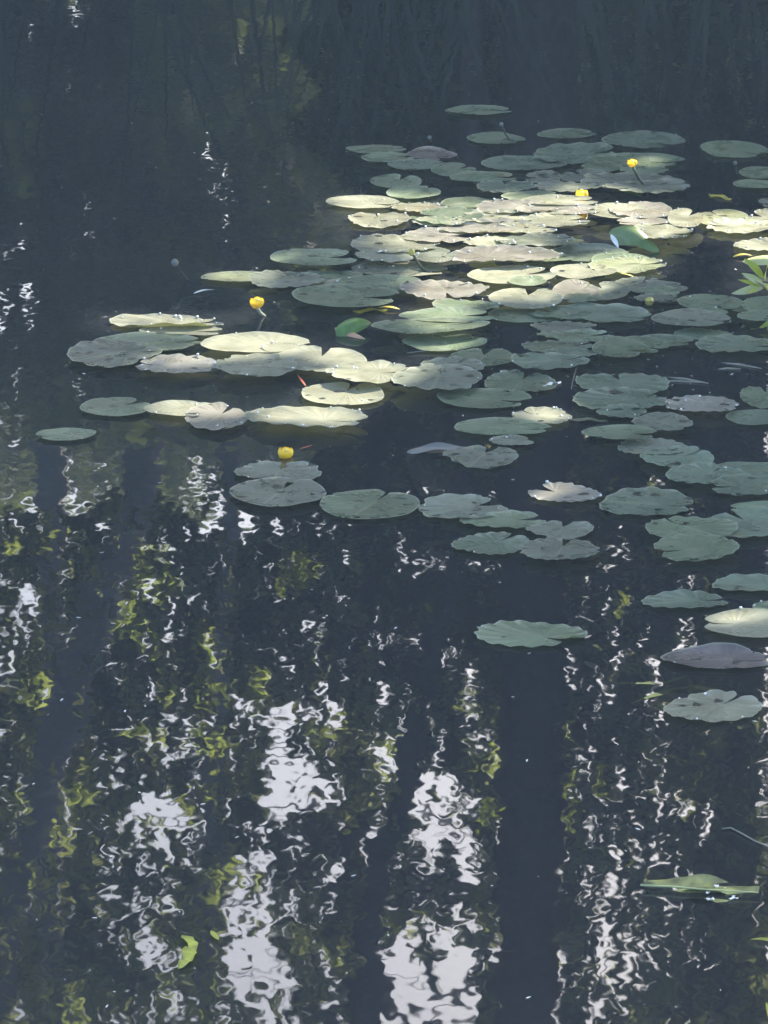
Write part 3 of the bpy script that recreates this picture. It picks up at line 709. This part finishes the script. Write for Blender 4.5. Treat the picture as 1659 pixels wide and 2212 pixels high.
# ------------------------------------------------------------------ yellow water lilies and buds
def flower(px, base, wpx, label, squash=1.0, open_=.66, stem=None):
    Y = ground(*base).y; P = at(px[0], px[1], Y); G = ground(*base, -.02)
    r = wpx / 2 * (ground(base[0] + 1, base[1]) - ground(*base)).length
    root = empty('yellow_water_lily', ground(*base), label, 'flower', 'yellow water lily flowers')
    o = root.location
    rs = random.Random(int(px[0]))
    # five broad overlapping sepals, cupped into a globe
    for k in range(5):
        V, F = [], []
        a0 = 2 * math.pi * k / 5 + .3; span = .78
        for i in range(9):
            t = i / 8; th = math.pi * (1.0 - t * (open_ + .05 * rs.random()))
            wdt = span * math.sin(math.pi * min(.97, .12 + t * .78)) ** .5
            for j in range(7):
                s = -1 + 2 * j / 6; an = a0 + s * wdt
                rr = r * (1 + .10 * (1 - s * s) + .05 * (k % 2) - .06 * t * t + .03 * math.sin(5 * s + k))
                V.append(P - o + Vector((math.sin(th) * math.cos(an) * rr, math.sin(th) * math.sin(an) * rr, math.cos(th) * rr * .86 * squash)))
        for i in range(8):
            for j in range(6): a = i * 7 + j; F.append((a, a + 1, a + 8, a + 7))
        mesh_obj('petal', V, F, M_YELLOW, root)
    mesh_obj('stigma_disc', *ico(P - o + Vector((0, 0, r * .25)), r * .5, .5, 12, 6), M_YELLOW2, root)
    top = P - o - Vector((0, 0, r * .8)); b = G - o; m1 = (top + b) / 2 + Vector((-.01, 0, .004))
    mesh_obj('stem', *tube([b, m1, top], [.006, .0055, .005], 8), stem or M_STEM, root)
    return root
flower((555, 652), (581, 691), 30, 'yellow globe flower leaning left on a short stalk, above the smooth cream pad', stem=simple('lit_stem', (.50, .52, .38), .4, .1, 30))  # lit copy of the stem colour, light painted in
flower((617, 977), (617, 987), 33, 'low yellow flower sitting at the water just above the split grey pad')
flower((1366, 351), (1407, 420), 21, 'small yellow flower high on a long dark stalk over the far pads')
flower((1257, 420), (1262, 442), 27, 'yellow flower lying half hidden among sunlit far pads', 1.2)
def bud(px, base, wpx, m, label, name='water_lily_bud', sq=1.0, rad=.0045):
    Y = ground(*base).y; P = at(px[0], px[1], Y)
    r = wpx / 2 * (ground(base[0] + 1, base[1]) - ground(*base)).length
    root = empty(name, ground(*base), label, 'flower bud', 'water lily buds'); o = root.location
    vf = [ico(P - o, r, sq, 12, 8)]
    mesh_obj('bud_head', *merge(vf), m, root)
    mesh_obj('calyx', *merge([ico(P - o - Vector((0, 0, r * .55 * sq)), r * .82, .55, 10, 6), ico(P - o + Vector((0, 0, r * .85 * sq)), r * .35, .5, 10, 4)]), M_BUD if m != M_GREYBUD else M_GREYBUD, root)
    G = ground(*base, -.02) - o
    mesh_obj('stem', *tube([G, (G + P - o) / 2 + Vector((-.006, 0, .004)), P - o], [rad, rad, rad * .9], 8), M_STEM, root)
bud((889, 545), (928, 601), 15, M_BUDY, 'small greenish yellow bud on a dark slanting stalk amid the pads')
bud((378, 567), (414, 614), 16, M_GREYBUD, 'grey round bud on a thin stalk above the dark sunken pad', rad=.0025)
bud((1083, 268), (1106, 312), 9, M_GREYBUD, 'tiny grey bud whose stalk crosses the far smooth pad', rad=.004)
bud((928, 297), (938, 313), 9, M_GREYBUD, 'faint grey bud in dark water above the brown curled pad', rad=.003)
bud((1588, 352), (1597, 384), 9, M_GREYBUD, 'grey bud at far right beside the two dull edge pads', rad=.004)
bud((1403, 651), (1401, 661), 20, M_BUDY, 'dull yellow bud leaning on the thin grey pad at right', sq=1.0)

# drifting specks of fluff
vf = []
for _ in range(230):
    px, py = (rnd.uniform(1000, 1659), rnd.uniform(560, 900)) if rnd.random() < .55 else (rnd.uniform(0, 1659), rnd.uniform(200, 2200))
    P = ground(px, py, .002); a = rnd.uniform(0, 6.28); L = rnd.uniform(.002, .008); d = Vector((math.cos(a), math.sin(a), .1)) * L
    vf.append(blade(P - d, P + d, L * rnd.uniform(.4, .9), nL=3, nW=2))
tag(mesh_obj('floating_specks', *merge(vf), M_WHITE), 'tiny pale specks of fluff and pollen on the water', kind='stuff')

# ------------------------------------------------------------------ far bank: trees mirrored in the water
OPEN = """
012000000000000000000000
011000000000000000000000
002000000000000000000000
001000000000000000000000
000200000000000000000000
000000220000000000000000
002000020000000000000000
212200030000000000000000
100000040000000000000000
330010000000000000000000
221100000000000000000000
111000100000000000000000
200000110000000000000000
300000000000000000000000
100000001000000000000000
253012860000000000000000
233100550000010100001000
331200000110000000000000
450233320000000000011000
452132220220000000011000
520012221020000000100000
122212332333230000110000
322133155643340000110000
312234336635440000210000
232355329950953000210000
334456434542974000310000
432443345458566000343111
421334254455477000255210
321354376332246000754331
201255187216858000565531
112234176359969000654232
132434155468868000642332
"""
OG = np.array([[int(c) for c in r] for r in OPEN.strip().splitlines()], float) / 9
def openness(px, py):
    fx = np.clip(px / 69.1 - .5, 0, 22.999); fy = np.clip(py / 69.1 - .5, 0, 30.999)
    xi = fx.astype(int); yi = fy.astype(int); tx = fx - xi; ty = fy - yi
    o = (OG[yi, xi] * (1 - tx) + OG[yi, xi + 1] * tx) * (1 - ty) + (OG[yi + 1, xi] * (1 - tx) + OG[yi + 1, xi + 1] * tx) * ty
    out = (px < -20) | (px > 1680) | (py > 2240)
    gen = np.clip(.55 * vnoise(px / 300 + 50, py / 300 + 50, 5) - .12 + (py - 1400) / 5000, 0, .7)
    gen = np.where(py < 300, 0, gen)
    return np.where(out, gen, o)
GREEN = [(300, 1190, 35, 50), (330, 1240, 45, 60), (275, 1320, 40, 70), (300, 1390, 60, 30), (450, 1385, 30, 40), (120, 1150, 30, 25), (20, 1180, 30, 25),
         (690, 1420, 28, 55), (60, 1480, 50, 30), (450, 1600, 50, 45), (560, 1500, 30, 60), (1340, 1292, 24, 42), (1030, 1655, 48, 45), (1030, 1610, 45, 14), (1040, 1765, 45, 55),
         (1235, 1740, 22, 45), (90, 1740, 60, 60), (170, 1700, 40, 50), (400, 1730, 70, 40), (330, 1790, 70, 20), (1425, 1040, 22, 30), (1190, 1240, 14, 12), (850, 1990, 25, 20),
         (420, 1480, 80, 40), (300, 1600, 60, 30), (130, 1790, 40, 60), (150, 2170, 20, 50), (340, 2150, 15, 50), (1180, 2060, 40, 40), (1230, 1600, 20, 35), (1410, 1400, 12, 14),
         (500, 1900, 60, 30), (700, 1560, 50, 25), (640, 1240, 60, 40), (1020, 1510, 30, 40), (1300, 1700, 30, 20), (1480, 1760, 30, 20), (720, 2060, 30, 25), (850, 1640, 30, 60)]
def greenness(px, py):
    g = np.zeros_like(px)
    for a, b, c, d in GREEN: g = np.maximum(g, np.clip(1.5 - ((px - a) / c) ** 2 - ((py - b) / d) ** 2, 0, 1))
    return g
LIT = [(1000, 490, 290, 58), (780, 440, 90, 16), (1180, 490, 160, 48), (1380, 465, 100, 26), (1420, 505, 90, 20), (1620, 480, 140, 28), (1640, 530, 80, 20),
       (1650, 600, 75, 60), (1120, 590, 200, 28), (880, 545, 140, 34), (960, 625, 110, 26), (520, 598, 90, 13), (1350, 575, 110, 22), (1130, 645, 90, 26), (1240, 625, 60, 26),
       (900, 690, 100, 22), (950, 742, 90, 18), (360, 700, 150, 24), (560, 745, 150, 26), (700, 785, 120, 30), (430, 790, 150, 20), (745, 852, 120, 30), (650, 905, 175, 34), (880, 812, 60, 24),
       (430, 895, 120, 26), (800, 808, 100, 22), (1172, 900, 70, 17), (1190, 1064, 60, 16), (1600, 1345, 90, 26), (555, 655, 34, 34), (617, 980, 30, 14),
       (1400, 362, 40, 6), (1240, 424, 90, 8), (1100, 565, 180, 26), (1010, 640, 150, 20)]
def lit(P, soft=.38, seed=3):
    """True for points whose sun shadow would land on a sunlit patch of the pond"""
    t = P[:, 2:3] / SUN_DIR.z; G = P - t * np.array(SUN_DIR); e = np.maximum(0, t[:, 0] - 11) * 2.4   # penumbra of far casters
    px, py = project(G); v = np.full(len(P), 9.0)
    for a, b, c, d in LIT: v = np.minimum(v, ((px - a) / (c * 1.2 + 20 + e)) ** 2 + ((py - b) / (d * 1.2 + 12 + e * .28)) ** 2)
    n = vnoise(G[:, 0] * 3.2, G[:, 1] * 1.6, seed) + .5 * vnoise(G[:, 0] * 7, G[:, 1] * 3.5, seed + 1)
    return (v + soft * (n - .55) * 2 < 1.0) & (G[:, 1] < 24) & (G[:, 1] > 5)
def blocks_green(P):
    """True for points standing between the sun and the sunlit leaf clusters of the bank trees"""
    t = (P[:, 1] - 29.5) / SUN_DIR.y; Q = P - t[:, None] * np.array(SUN_DIR); Q[:, 2] *= -1
    px, py = project(Q)
    return (t > .3) & (greenness(px, py) > .15)
def leaf_quads(P, size, asp, rs, hang=.3):
    n = len(P); d = rs.normal(size=(n, 3)); d[:, 2] = d[:, 2] * .7 - hang; d /= np.linalg.norm(d, axis=1, keepdims=True)
    q = rs.normal(size=(n, 3)); s = np.cross(d, q); s /= np.linalg.norm(s, axis=1, keepdims=True)
    L = size * (.6 + .8 * rs.rand(n, 1)); nrm = np.cross(d, s)
    V = np.stack([P - d * L * .5, P - d * L * .05 + s * L * asp * .5 + nrm * L * .05, P + d * L * .5, P - d * L * .05 - s * L * asp * .5 + nrm * L * .05], 1)
    return V.reshape(-1, 3)
RAYX = np.array(ray(829.5, 1106))
def bank_pts(px, py, Y):
    dx = (px - 829.5) / 1106 * TH; u = (1106 - py) / 1106 * TH
    d = np.stack([dx, FW.y + u * UPV.y, FW.z + u * UPV.z], 1); t = Y / d[:, 1]
    return np.stack([d[:, 0] * t, Y, -(CAM_H + d[:, 2] * t)], 1)
rs = np.random.RandomState(11)

# --- trees with trunks that show in the mirror
def bpath(pts, Y, ppm=None):
    P, Rr = [], []
    for a, b, wpx in pts:
        p = bank(a, b, Y); q = bank(a + wpx, b, Y); P.append(p); Rr.append((q - p).length / 2)
    return P, Rr
TREES = [
    ('tall straight dark trunked tree, broadest mirrored trunk right of centre', 28.0,
     [[(1175, -700, 175), (1165, 300, 165), (1155, 1000, 155), (1152, 1450, 142), (1140, 1800, 146), (1130, 2212, 134), (1120, 2900, 120), (1110, 3800, 80), (1100, 4600, 40)],
      [(1130, 1950, 40), (1060, 1935, 34), (960, 1915, 34), (850, 1885, 22)], [(1150, 2300, 50), (1250, 2520, 40), (1420, 2700, 25)], [(1090, 1700, 14), (1050, 1692, 14), (1005, 1715, 12), (975, 1650, 14), (982, 1500, 12)],
      [(1140, 2500, 50), (1000, 2750, 34), (860, 2950, 20)],
      [(1130, 2090, 26), (1010, 2150, 18), (930, 2140, 16), (915, 2060, 12), (922, 1990, 8)], [(1135, 1880, 22), (1020, 1800, 16), (950, 1790, 10), (900, 1745, 7)]]),
    ('slender curving tree whose mirrored trunk bends left beside the broad one', 27.3,
     [[(1020, -700, 60), (1020, 500, 50), (1000, 1000, 44), (985, 1210, 40), (935, 1400, 48), (892, 1600, 46), (860, 1760, 54), (828, 1850, 58), (800, 2000, 52), (792, 2212, 52), (770, 2700, 44), (760, 3500, 30), (740, 4300, 16)],
      [(808, 1970, 34), (775, 2120, 30), (715, 2212, 26), (640, 2330, 20), (560, 2500, 12)], [(862, 1760, 22), (905, 1690, 14), (930, 1560, 10)], [(796, 2120, 30), (850, 2190, 24), (930, 2215, 18), (1040, 2205, 10)], [(826, 1850, 22), (720, 1820, 16), (640, 1730, 12), (575, 1720, 7)]]),
    ('leaning grey tree with mirrored trunk slanting down at far left', 58.0,
     [[(380, -700, 100), (350, 400, 92), (320, 900, 88), (296, 1090, 86), (215, 1300, 96), (150, 1500, 94), (80, 1750, 88), (20, 2000, 84), (-50, 2300, 78), (-150, 3000, 60), (-200, 4000, 30)],
      [(160, 1480, 36), (190, 1700, 30), (180, 1950, 30), (120, 2212, 34), (100, 2600, 24)]]),
    ('thin dark tree just left of the slender curving one', 29.2,
     [[(800, -700, 50), (800, 600, 44), (795, 1300, 40), (772, 1560, 50), (762, 1750, 54), (764, 1950, 52), (766, 2212, 50), (760, 3000, 34), (750, 4200, 14)]]),
    ('forked tree with two low arms mirrored left of centre', 62.0,
     [[(540, -700, 50), (520, 500, 44), (480, 1500, 44), (472, 1690, 62), (465, 1850, 66), (440, 2100, 60), (420, 2500, 50), (400, 3400, 30), (390, 4200, 14)],
      [(480, 1700, 26), (520, 1655, 22), (560, 1612, 26), (572, 1560, 16)], [(470, 1690, 24), (430, 1665, 18), (398, 1640, 10)], [(560, 1612, 12), (650, 1618, 8), (745, 1614, 6)]]),
    ('tree with dark mirrored trunk at lower left', 66.0,
     [[(110, -700, 60), (110, 900, 60), (112, 1850, 70), (118, 2212, 76), (120, 3000, 56), (120, 4000, 24)]]),
    ('broad tree far right of the mirror scene', 29.0,
     [[(1620, -700, 110), (1615, 700, 100), (1600, 1600, 92), (1590, 2212, 86), (1580, 3200, 60), (1570, 4200, 24)], [(1600, 1900, 40), (1500, 2150, 30), (1380, 2400, 16)]]),
    ('outer bank tree left of the pond view', 28.6, [[(-1100, -700, 130), (-1090, 1600, 110), (-1060, 3000, 80), (-1040, 4400, 30)]]),
    ('outermost bank tree on the left', 30.0, [[(-2300, -700, 150), (-2290, 1600, 120), (-2330, 3000, 80), (-2340, 4400, 30)]]),
    ('outer bank tree right of the pond view', 28.6, [[(2700, -700, 130), (2690, 1600, 110), (2720, 3000, 80), (2740, 4400, 30)]]),
    ('outermost bank tree on the right', 30.4, [[(4750, -700, 150), (4740, 1600, 120), (4720, 3000, 80), (4700, 4400, 30)]]),
]
for ti in range(7):
    Y_, limbs_ = TREES[ti][1], TREES[ti][2]
    for q in range(9):
        a_ = limbs_[0][rnd.randrange(3, max(4, len(limbs_[0]) - 2))]; x_, y_ = a_[0], rnd.uniform(1250, 2300)
        # start on the stem at that height
        for i_ in range(len(limbs_[0]) - 1):
            l0, l1 = limbs_[0][i_], limbs_[0][i_ + 1]
            if l0[1] <= y_ <= l1[1]: x_ = l0[0] + (l1[0] - l0[0]) * (y_ - l0[1]) / (l1[1] - l0[1])
        sg = rnd.choice((-1, 1)); w_ = rnd.uniform(7, 15); sl = rnd.uniform(-.5, .9); pts_ = [(x_, y_, w_ * 1.3)]
        for u_ in range(rnd.randrange(4, 8)):
            x_ += sg * rnd.uniform(25, 60); y_ += sl * rnd.uniform(10, 60) + rnd.uniform(-14, 14); w_ *= .78; sl += rnd.uniform(-.5, .35); pts_.append((x_, y_, max(2.2, w_)))
        limbs_.append(pts_)
troots = []
for label, Y, limbs in TREES:
    P0, _ = bpath(limbs[0][:1], Y); base = Vector((P0[0].x, Y, 0)); base.z = gheight(base.x, Y) - .1
    root = empty('bank_tree', base, label, 'tree', 'trees on the far bank')
    parts = []
    for li_, lb in enumerate(limbs):
        P, Rr = bpath(lb, Y)
        if li_ == 0: P.insert(0, Vector(base)); Rr.insert(0, Rr[0] * 1.15)
        # resample smooth with small wobble
        Q, RQ = [], []
        for i in range(len(P) - 1):
            for s_ in range(5):
                t = s_ / 5; Q.append(P[i].lerp(P[i + 1], t) + Vector((rnd.uniform(-1, 1), rnd.uniform(-1, 1), 0)) * min(Rr[i], .15) * .09); RQ.append((Rr[i] * (1 - t) + Rr[i + 1] * t) * rnd.uniform(.95, 1.06))
        Q.append(P[-1]); RQ.append(Rr[-1]); parts.append(tube([q - base for q in Q], RQ, 10))
    mesh_obj('trunk', *merge(parts[:1]), M_BARK, root)
    for pt in parts[1:]: mesh_obj('limb', *pt, M_BARK, root)
    troots.append((root, Y, base.x))

# --- crown leaves in view of the mirror: small leaves, gaps where the photo's water shows sky
def on_trunk(px, py, Y, k_):
    t_ = TREES[k_]; pts = np.array(t_[2][0], float)
    c_ = np.interp(py, pts[:, 1], pts[:, 0]); w_ = np.interp(py, pts[:, 1], pts[:, 2])
    return (np.abs(px - c_) < w_ * .52) & (Y < t_[1])
n = 330000
px = rs.uniform(-60, 1720, n); py = rs.uniform(-40, 2260, n); Y = rs.uniform(26.8, 29.2, n)
o = openness(px, py); o = np.where(py < 1000, o * .55, np.minimum(o * np.where(px > 1200, .85, 1.0), .86))
o = np.where((py > 1350) & (o > .004), np.maximum(o, .24), o); wobx = px + 18 * (vnoise(px / 40, py / 40, 21) - .5)
big = .65 * vnoise(wobx / 32, py / 36, 8) + .35 * vnoise(px / 13 + 9, py / 15, 9)
fine = .35 * vnoise(wobx / 26, py / 30, 12) + .65 * vnoise(px / 9 + 9, py / 12, 13)
nz = np.where(o > .5, .55 * big + .45 * fine, fine); nz = np.clip((nz - .5) * 1.8 + .5, 0, 1)
keep = ((nz > o) & ((o > .004) | (rs.rand(n) < .25))) 
P = bank_pts(px, py, Y); keep &= P[:, 2] > .6
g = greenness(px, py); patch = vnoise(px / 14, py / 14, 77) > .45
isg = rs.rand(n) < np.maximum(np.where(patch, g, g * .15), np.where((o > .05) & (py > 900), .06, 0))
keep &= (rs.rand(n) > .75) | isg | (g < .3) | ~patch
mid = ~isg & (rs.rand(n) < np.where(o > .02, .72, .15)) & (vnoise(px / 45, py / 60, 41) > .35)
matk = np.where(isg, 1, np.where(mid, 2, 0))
near_left = (px < 560 + 260 * vnoise(py / 90, py / 400, 51)) & (py < 1000 + 120 * vnoise(px / 80, px / 300, 52))
keep &= ~near_left
for k_, pr in ((0, .97), (1, .9), (2, .95), (3, .6), (4, .8), (5, .85)): keep &= ~(on_trunk(px, py, Y, k_) & (rs.rand(n) < pr))
mv = isg & (g > .2); Y2 = np.where(mv, rs.uniform(29.3, 30.0, n), Y); P = bank_pts(px, py, Y2)
keep &= ~lit(P)
P, isg = P[keep], matk[keep]
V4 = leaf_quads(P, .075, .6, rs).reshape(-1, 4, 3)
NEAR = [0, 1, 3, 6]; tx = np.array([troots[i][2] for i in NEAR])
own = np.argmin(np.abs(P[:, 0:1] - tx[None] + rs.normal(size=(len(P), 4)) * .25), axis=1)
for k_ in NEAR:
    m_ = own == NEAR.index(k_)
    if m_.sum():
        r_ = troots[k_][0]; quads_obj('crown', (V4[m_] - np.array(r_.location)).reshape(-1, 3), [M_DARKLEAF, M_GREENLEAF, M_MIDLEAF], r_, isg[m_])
# --- outer crowns (only seen from a step aside), larger leaves, plus the tops above the mirrored part
n = 60000
px = rs.uniform(-3200, 4900, n); py = rs.uniform(-500, 4600, n); Y = rs.uniform(27.5, 32.5, n)
inside = (px > -40) & (px < 1700) & (py > -30) & (py < 2250)
o = openness(px, py); nz = vnoise(px / 60, py / 60, 31) * .6 + vnoise(px / 25, py / 25, 32) * .4
P = bank_pts(px, py, Y); keep = ~inside & (np.clip((nz - .5) * 1.8 + .5, 0, 1) > o) & (P[:, 2] > .3) & ~lit(P) & ~blocks_green(P)
P = P[keep]; V4 = leaf_quads(P, .26, .6, rs).reshape(-1, 4, 3); isg = (rs.rand(len(P)) < .12) & (P[:, 2] > 5)
tx = np.array([t[2] for t in troots]); own = np.argmin(np.abs(P[:, 0:1] - tx[None] + rs.normal(size=(len(P), len(tx))) * .7), axis=1)
for k_, (r_, _, _) in enumerate(troots):
    m_ = own == k_
    if m_.sum(): quads_obj('outer_crown', (V4[m_] - np.array(r_.location)).reshape(-1, 3), [M_DARKLEAF, M_GREENLEAF], r_, isg[m_])
# --- dark thicket behind and below the crowns
n = 90000
px = rs.uniform(-200, 1860, n); py = rs.uniform(-600, 2260, n); Y = rs.uniform(29, 34, n)
o = openness(px, py)
for dx, dy in ((45, 0), (-45, 0), (0, 45), (0, -45), (32, 32), (-32, 32), (32, -32), (-32, -32)): o = np.maximum(o, openness(px + dx, py + dy))
near_left = (px < 560 + 260 * vnoise(py / 90, py / 400, 51)) & (py < 1000 + 120 * vnoise(px / 80, px / 300, 52))
P = bank_pts(px, py, Y); keep = ~near_left & (o < .02) & (P[:, 2] > .1) & ~lit(P) & ~blocks_green(P); 
for k_, pr in ((2, .97), (4, .9), (5, .9)): keep &= ~(on_trunk(px, py, Y, k_) & (rs.rand(n) < pr))
P1 = leaf_quads(P[keep], .20, .65, rs)
# a more distant wood on the left, paler in the haze, with the same few peepholes of sky
m_ = 160000
fx = rs.uniform(-2300, 2300, m_); fy = rs.uniform(-420, 1250, m_); FY = np.where((fy < 960) & (fx < 700), rs.uniform(48, 84, m_), rs.uniform(72, 84, m_))
fo = np.where((fx > -20), np.maximum(openness(fx, fy) * 1.0, openness(fx, fy - 25)), .12)
fn = .4 * vnoise(fx / 24, fy / 30, 61) + .6 * vnoise(fx / 9, fy / 12, 62); fn = np.clip((fn - .5) * 1.8 + .5, 0, 1)
PF = bank_pts(fx, fy, FY); peep = np.zeros(m_, bool)
for dx in (-40, 0, 40):
    for dy in (-40, 0, 40): peep |= (openness(fx + dx, fy + dy) > .02) & (fx > -60)
kf = ~peep & (PF[:, 2] > .3) & ~lit(PF)
m2 = 130000
ex = rs.uniform(-60, 760, m2); ey = rs.uniform(-60, 1110, m2); EY = np.where(ey < 960, rs.uniform(50, 84, m2), rs.uniform(72, 84, m2)); PE = bank_pts(ex, ey, EY)
en = .65 * vnoise(ex / 17, ey / 20, 61) + .35 * vnoise(ex / 7, ey / 8, 62); en = np.clip((en - .5) * 1.8 + .5, 0, 1)
ke = (en > np.clip(openness(ex, ey) * 1.4 - .03, 0, .5)) & (PE[:, 2] > .3) & ~lit(PE)
m3 = 40000     # unseen leaf mass added right and above to shade the far trunks
hx = rs.uniform(-900, 3800, m3); hy = rs.uniform(-400, 4400, m3); PH = bank_pts(hx, hy, rs.uniform(74, 86, m3))
kh = ((hx > 1800) | (hy > 2500)) & (PH[:, 2] > .3) & ~lit(PH) & ~blocks_green(PH)
tag(quads_obj('far_wood', np.concatenate([leaf_quads(PF[kf], .36, .65, rs), leaf_quads(PE[ke], .15, .65, rs), leaf_quads(PH[kh], .8, .65, rs)]), M_DARKLEAF), 'distant hazy wood beyond the left bank', kind='stuff')
n = 50000
px = rs.uniform(-3600, 5300, n); py = rs.uniform(-1000, 1300, n); Y = rs.uniform(31, 36, n)
P = bank_pts(px, py, Y); keep = ((px < -100) | (px > 1760)) & (P[:, 2] > .1) & ~lit(P) & ~blocks_green(P); P2 = leaf_quads(P[keep], .4, .65, rs)
tag(quads_obj('thicket', np.concatenate([P1, P2]), M_DARKLEAF), 'dark shaded undergrowth of the far bank', kind='stuff')
# --- unseen crown added to shade the pond, gaps cut for the sun patches
n = 110000
g_ = np.stack([rs.uniform(-3.4, 3.8, n), rs.uniform(6.5, 23, n), np.zeros(n)], 1); z = rs.uniform(4.6, 6.6, n)
P = g_ + np.array(SUN_DIR) * (z / SUN_DIR.z)[:, None]
Qm = P.copy(); Qm[:, 2] *= -1; mx_, my_ = project(Qm); inview = (mx_ > -150) & (mx_ < 1800) & (my_ < 2330)
P = P[~lit(P) & ~blocks_green(P) & ~inview]
base = Vector((13.5, 25.5, gheight(13.5, 25.5)))
root = empty('added_shade_tree', base, 'unseen tree added over the right side to shade the pond', 'tree')
P3 = [base, Vector((13.2, 25, 2)), Vector((12, 24, 4)), Vector((10, 22.5, 6)), Vector((7.5, 20, 7.2)), Vector((6.2, 17.5, 7.6))]
mesh_obj('trunk', *tube([p - base for p in P3], [.5, .42, .34, .24, .14, .05], 12), M_BARK, root)
for tip, k_ in (((7, 27.5, 7), 3), ((9, 31, 8), 2), ((12, 19.5, 7), 3), ((6.5, 14.5, 7.4), 4)):
    a = P3[k_]; b = Vector(tip); mesh_obj('limb', *tube([a - base, (a + b) / 2 - base + Vector((0, 0, .4)), b - base], [.2, .12, .03], 8), M_BARK, root)
quads_obj('crown', leaf_quads(P, .19, .65, rs, .0) - np.tile(np.array(base), (1, 1)), M_CANOPY, root)

# --- reeds and grass along the far bank, dim in the upper right of the mirror
n = 420
V, F = [], []
bl = []
for i in range(n):
    x = rnd.uniform(-9, 9) if i % 3 else rnd.uniform(-.5, 3.2); y = bank_line(x) + rnd.uniform(.2, 1.6); z0 = max(0, gheight(x, y)) - .05
    H = rnd.uniform(.6, 2.1); a = rnd.uniform(-.35, .35); b = rnd.uniform(-.2, .3); wv = rnd.uniform(.008, .022)
    for j in range(4):
        t0, t1 = j / 4, (j + 1) / 4
        f = lambda t: (x + a * H * t * t, y - b * H * t * t, z0 + H * t * (1 - .12 * abs(a) * t))
        w0, w1 = wv * (1 - t0 ** 2), wv * (1 - t1 ** 2)
        p, q = f(t0), f(t1); bl += [(p[0] - w0, p[1], p[2]), (p[0] + w0, p[1], p[2]), (q[0] + w1, q[1], q[2]), (q[0] - w1, q[1], q[2])]
tag(quads_obj('reeds', np.array(bl), leafmat('reed', (.07, .09, .06), (.06, .08, .03), .2)), 'reeds and grass along the far bank, dim in the water', kind='stuff')

# ------------------------------------------------------------------ haze box, added for the veil of lens glare
hz = bpy.data.materials.new('veil_haze'); hz.use_nodes = True
hn = hz.node_tree.nodes; hn.remove(hn['Principled BSDF']); pv = hn.new('ShaderNodeVolumePrincipled')
pv.inputs['Color'].default_value = (.47, .69, 1, 1); pv.inputs['Density'].default_value = .0015; pv.inputs['Anisotropy'].default_value = .3
hz.node_tree.links.new(pv.outputs[0], hn['Material Output'].inputs['Volume'])
bx0, bx1, by0, by1, bz0, bz1 = -1600, 1600, -1600, 1600, -3.2, 26
v8 = [(x, y, z) for x in (bx0, bx1) for y in (by0, by1) for z in (bz0, bz1)]
tag(mesh_obj('haze', v8, [(0, 1, 3, 2), (4, 6, 7, 5), (0, 4, 5, 1), (2, 3, 7, 6), (0, 2, 6, 4), (1, 5, 7, 3)], hz, smooth=False), 'thin haze added over the pond as a glare veil', kind='stuff')
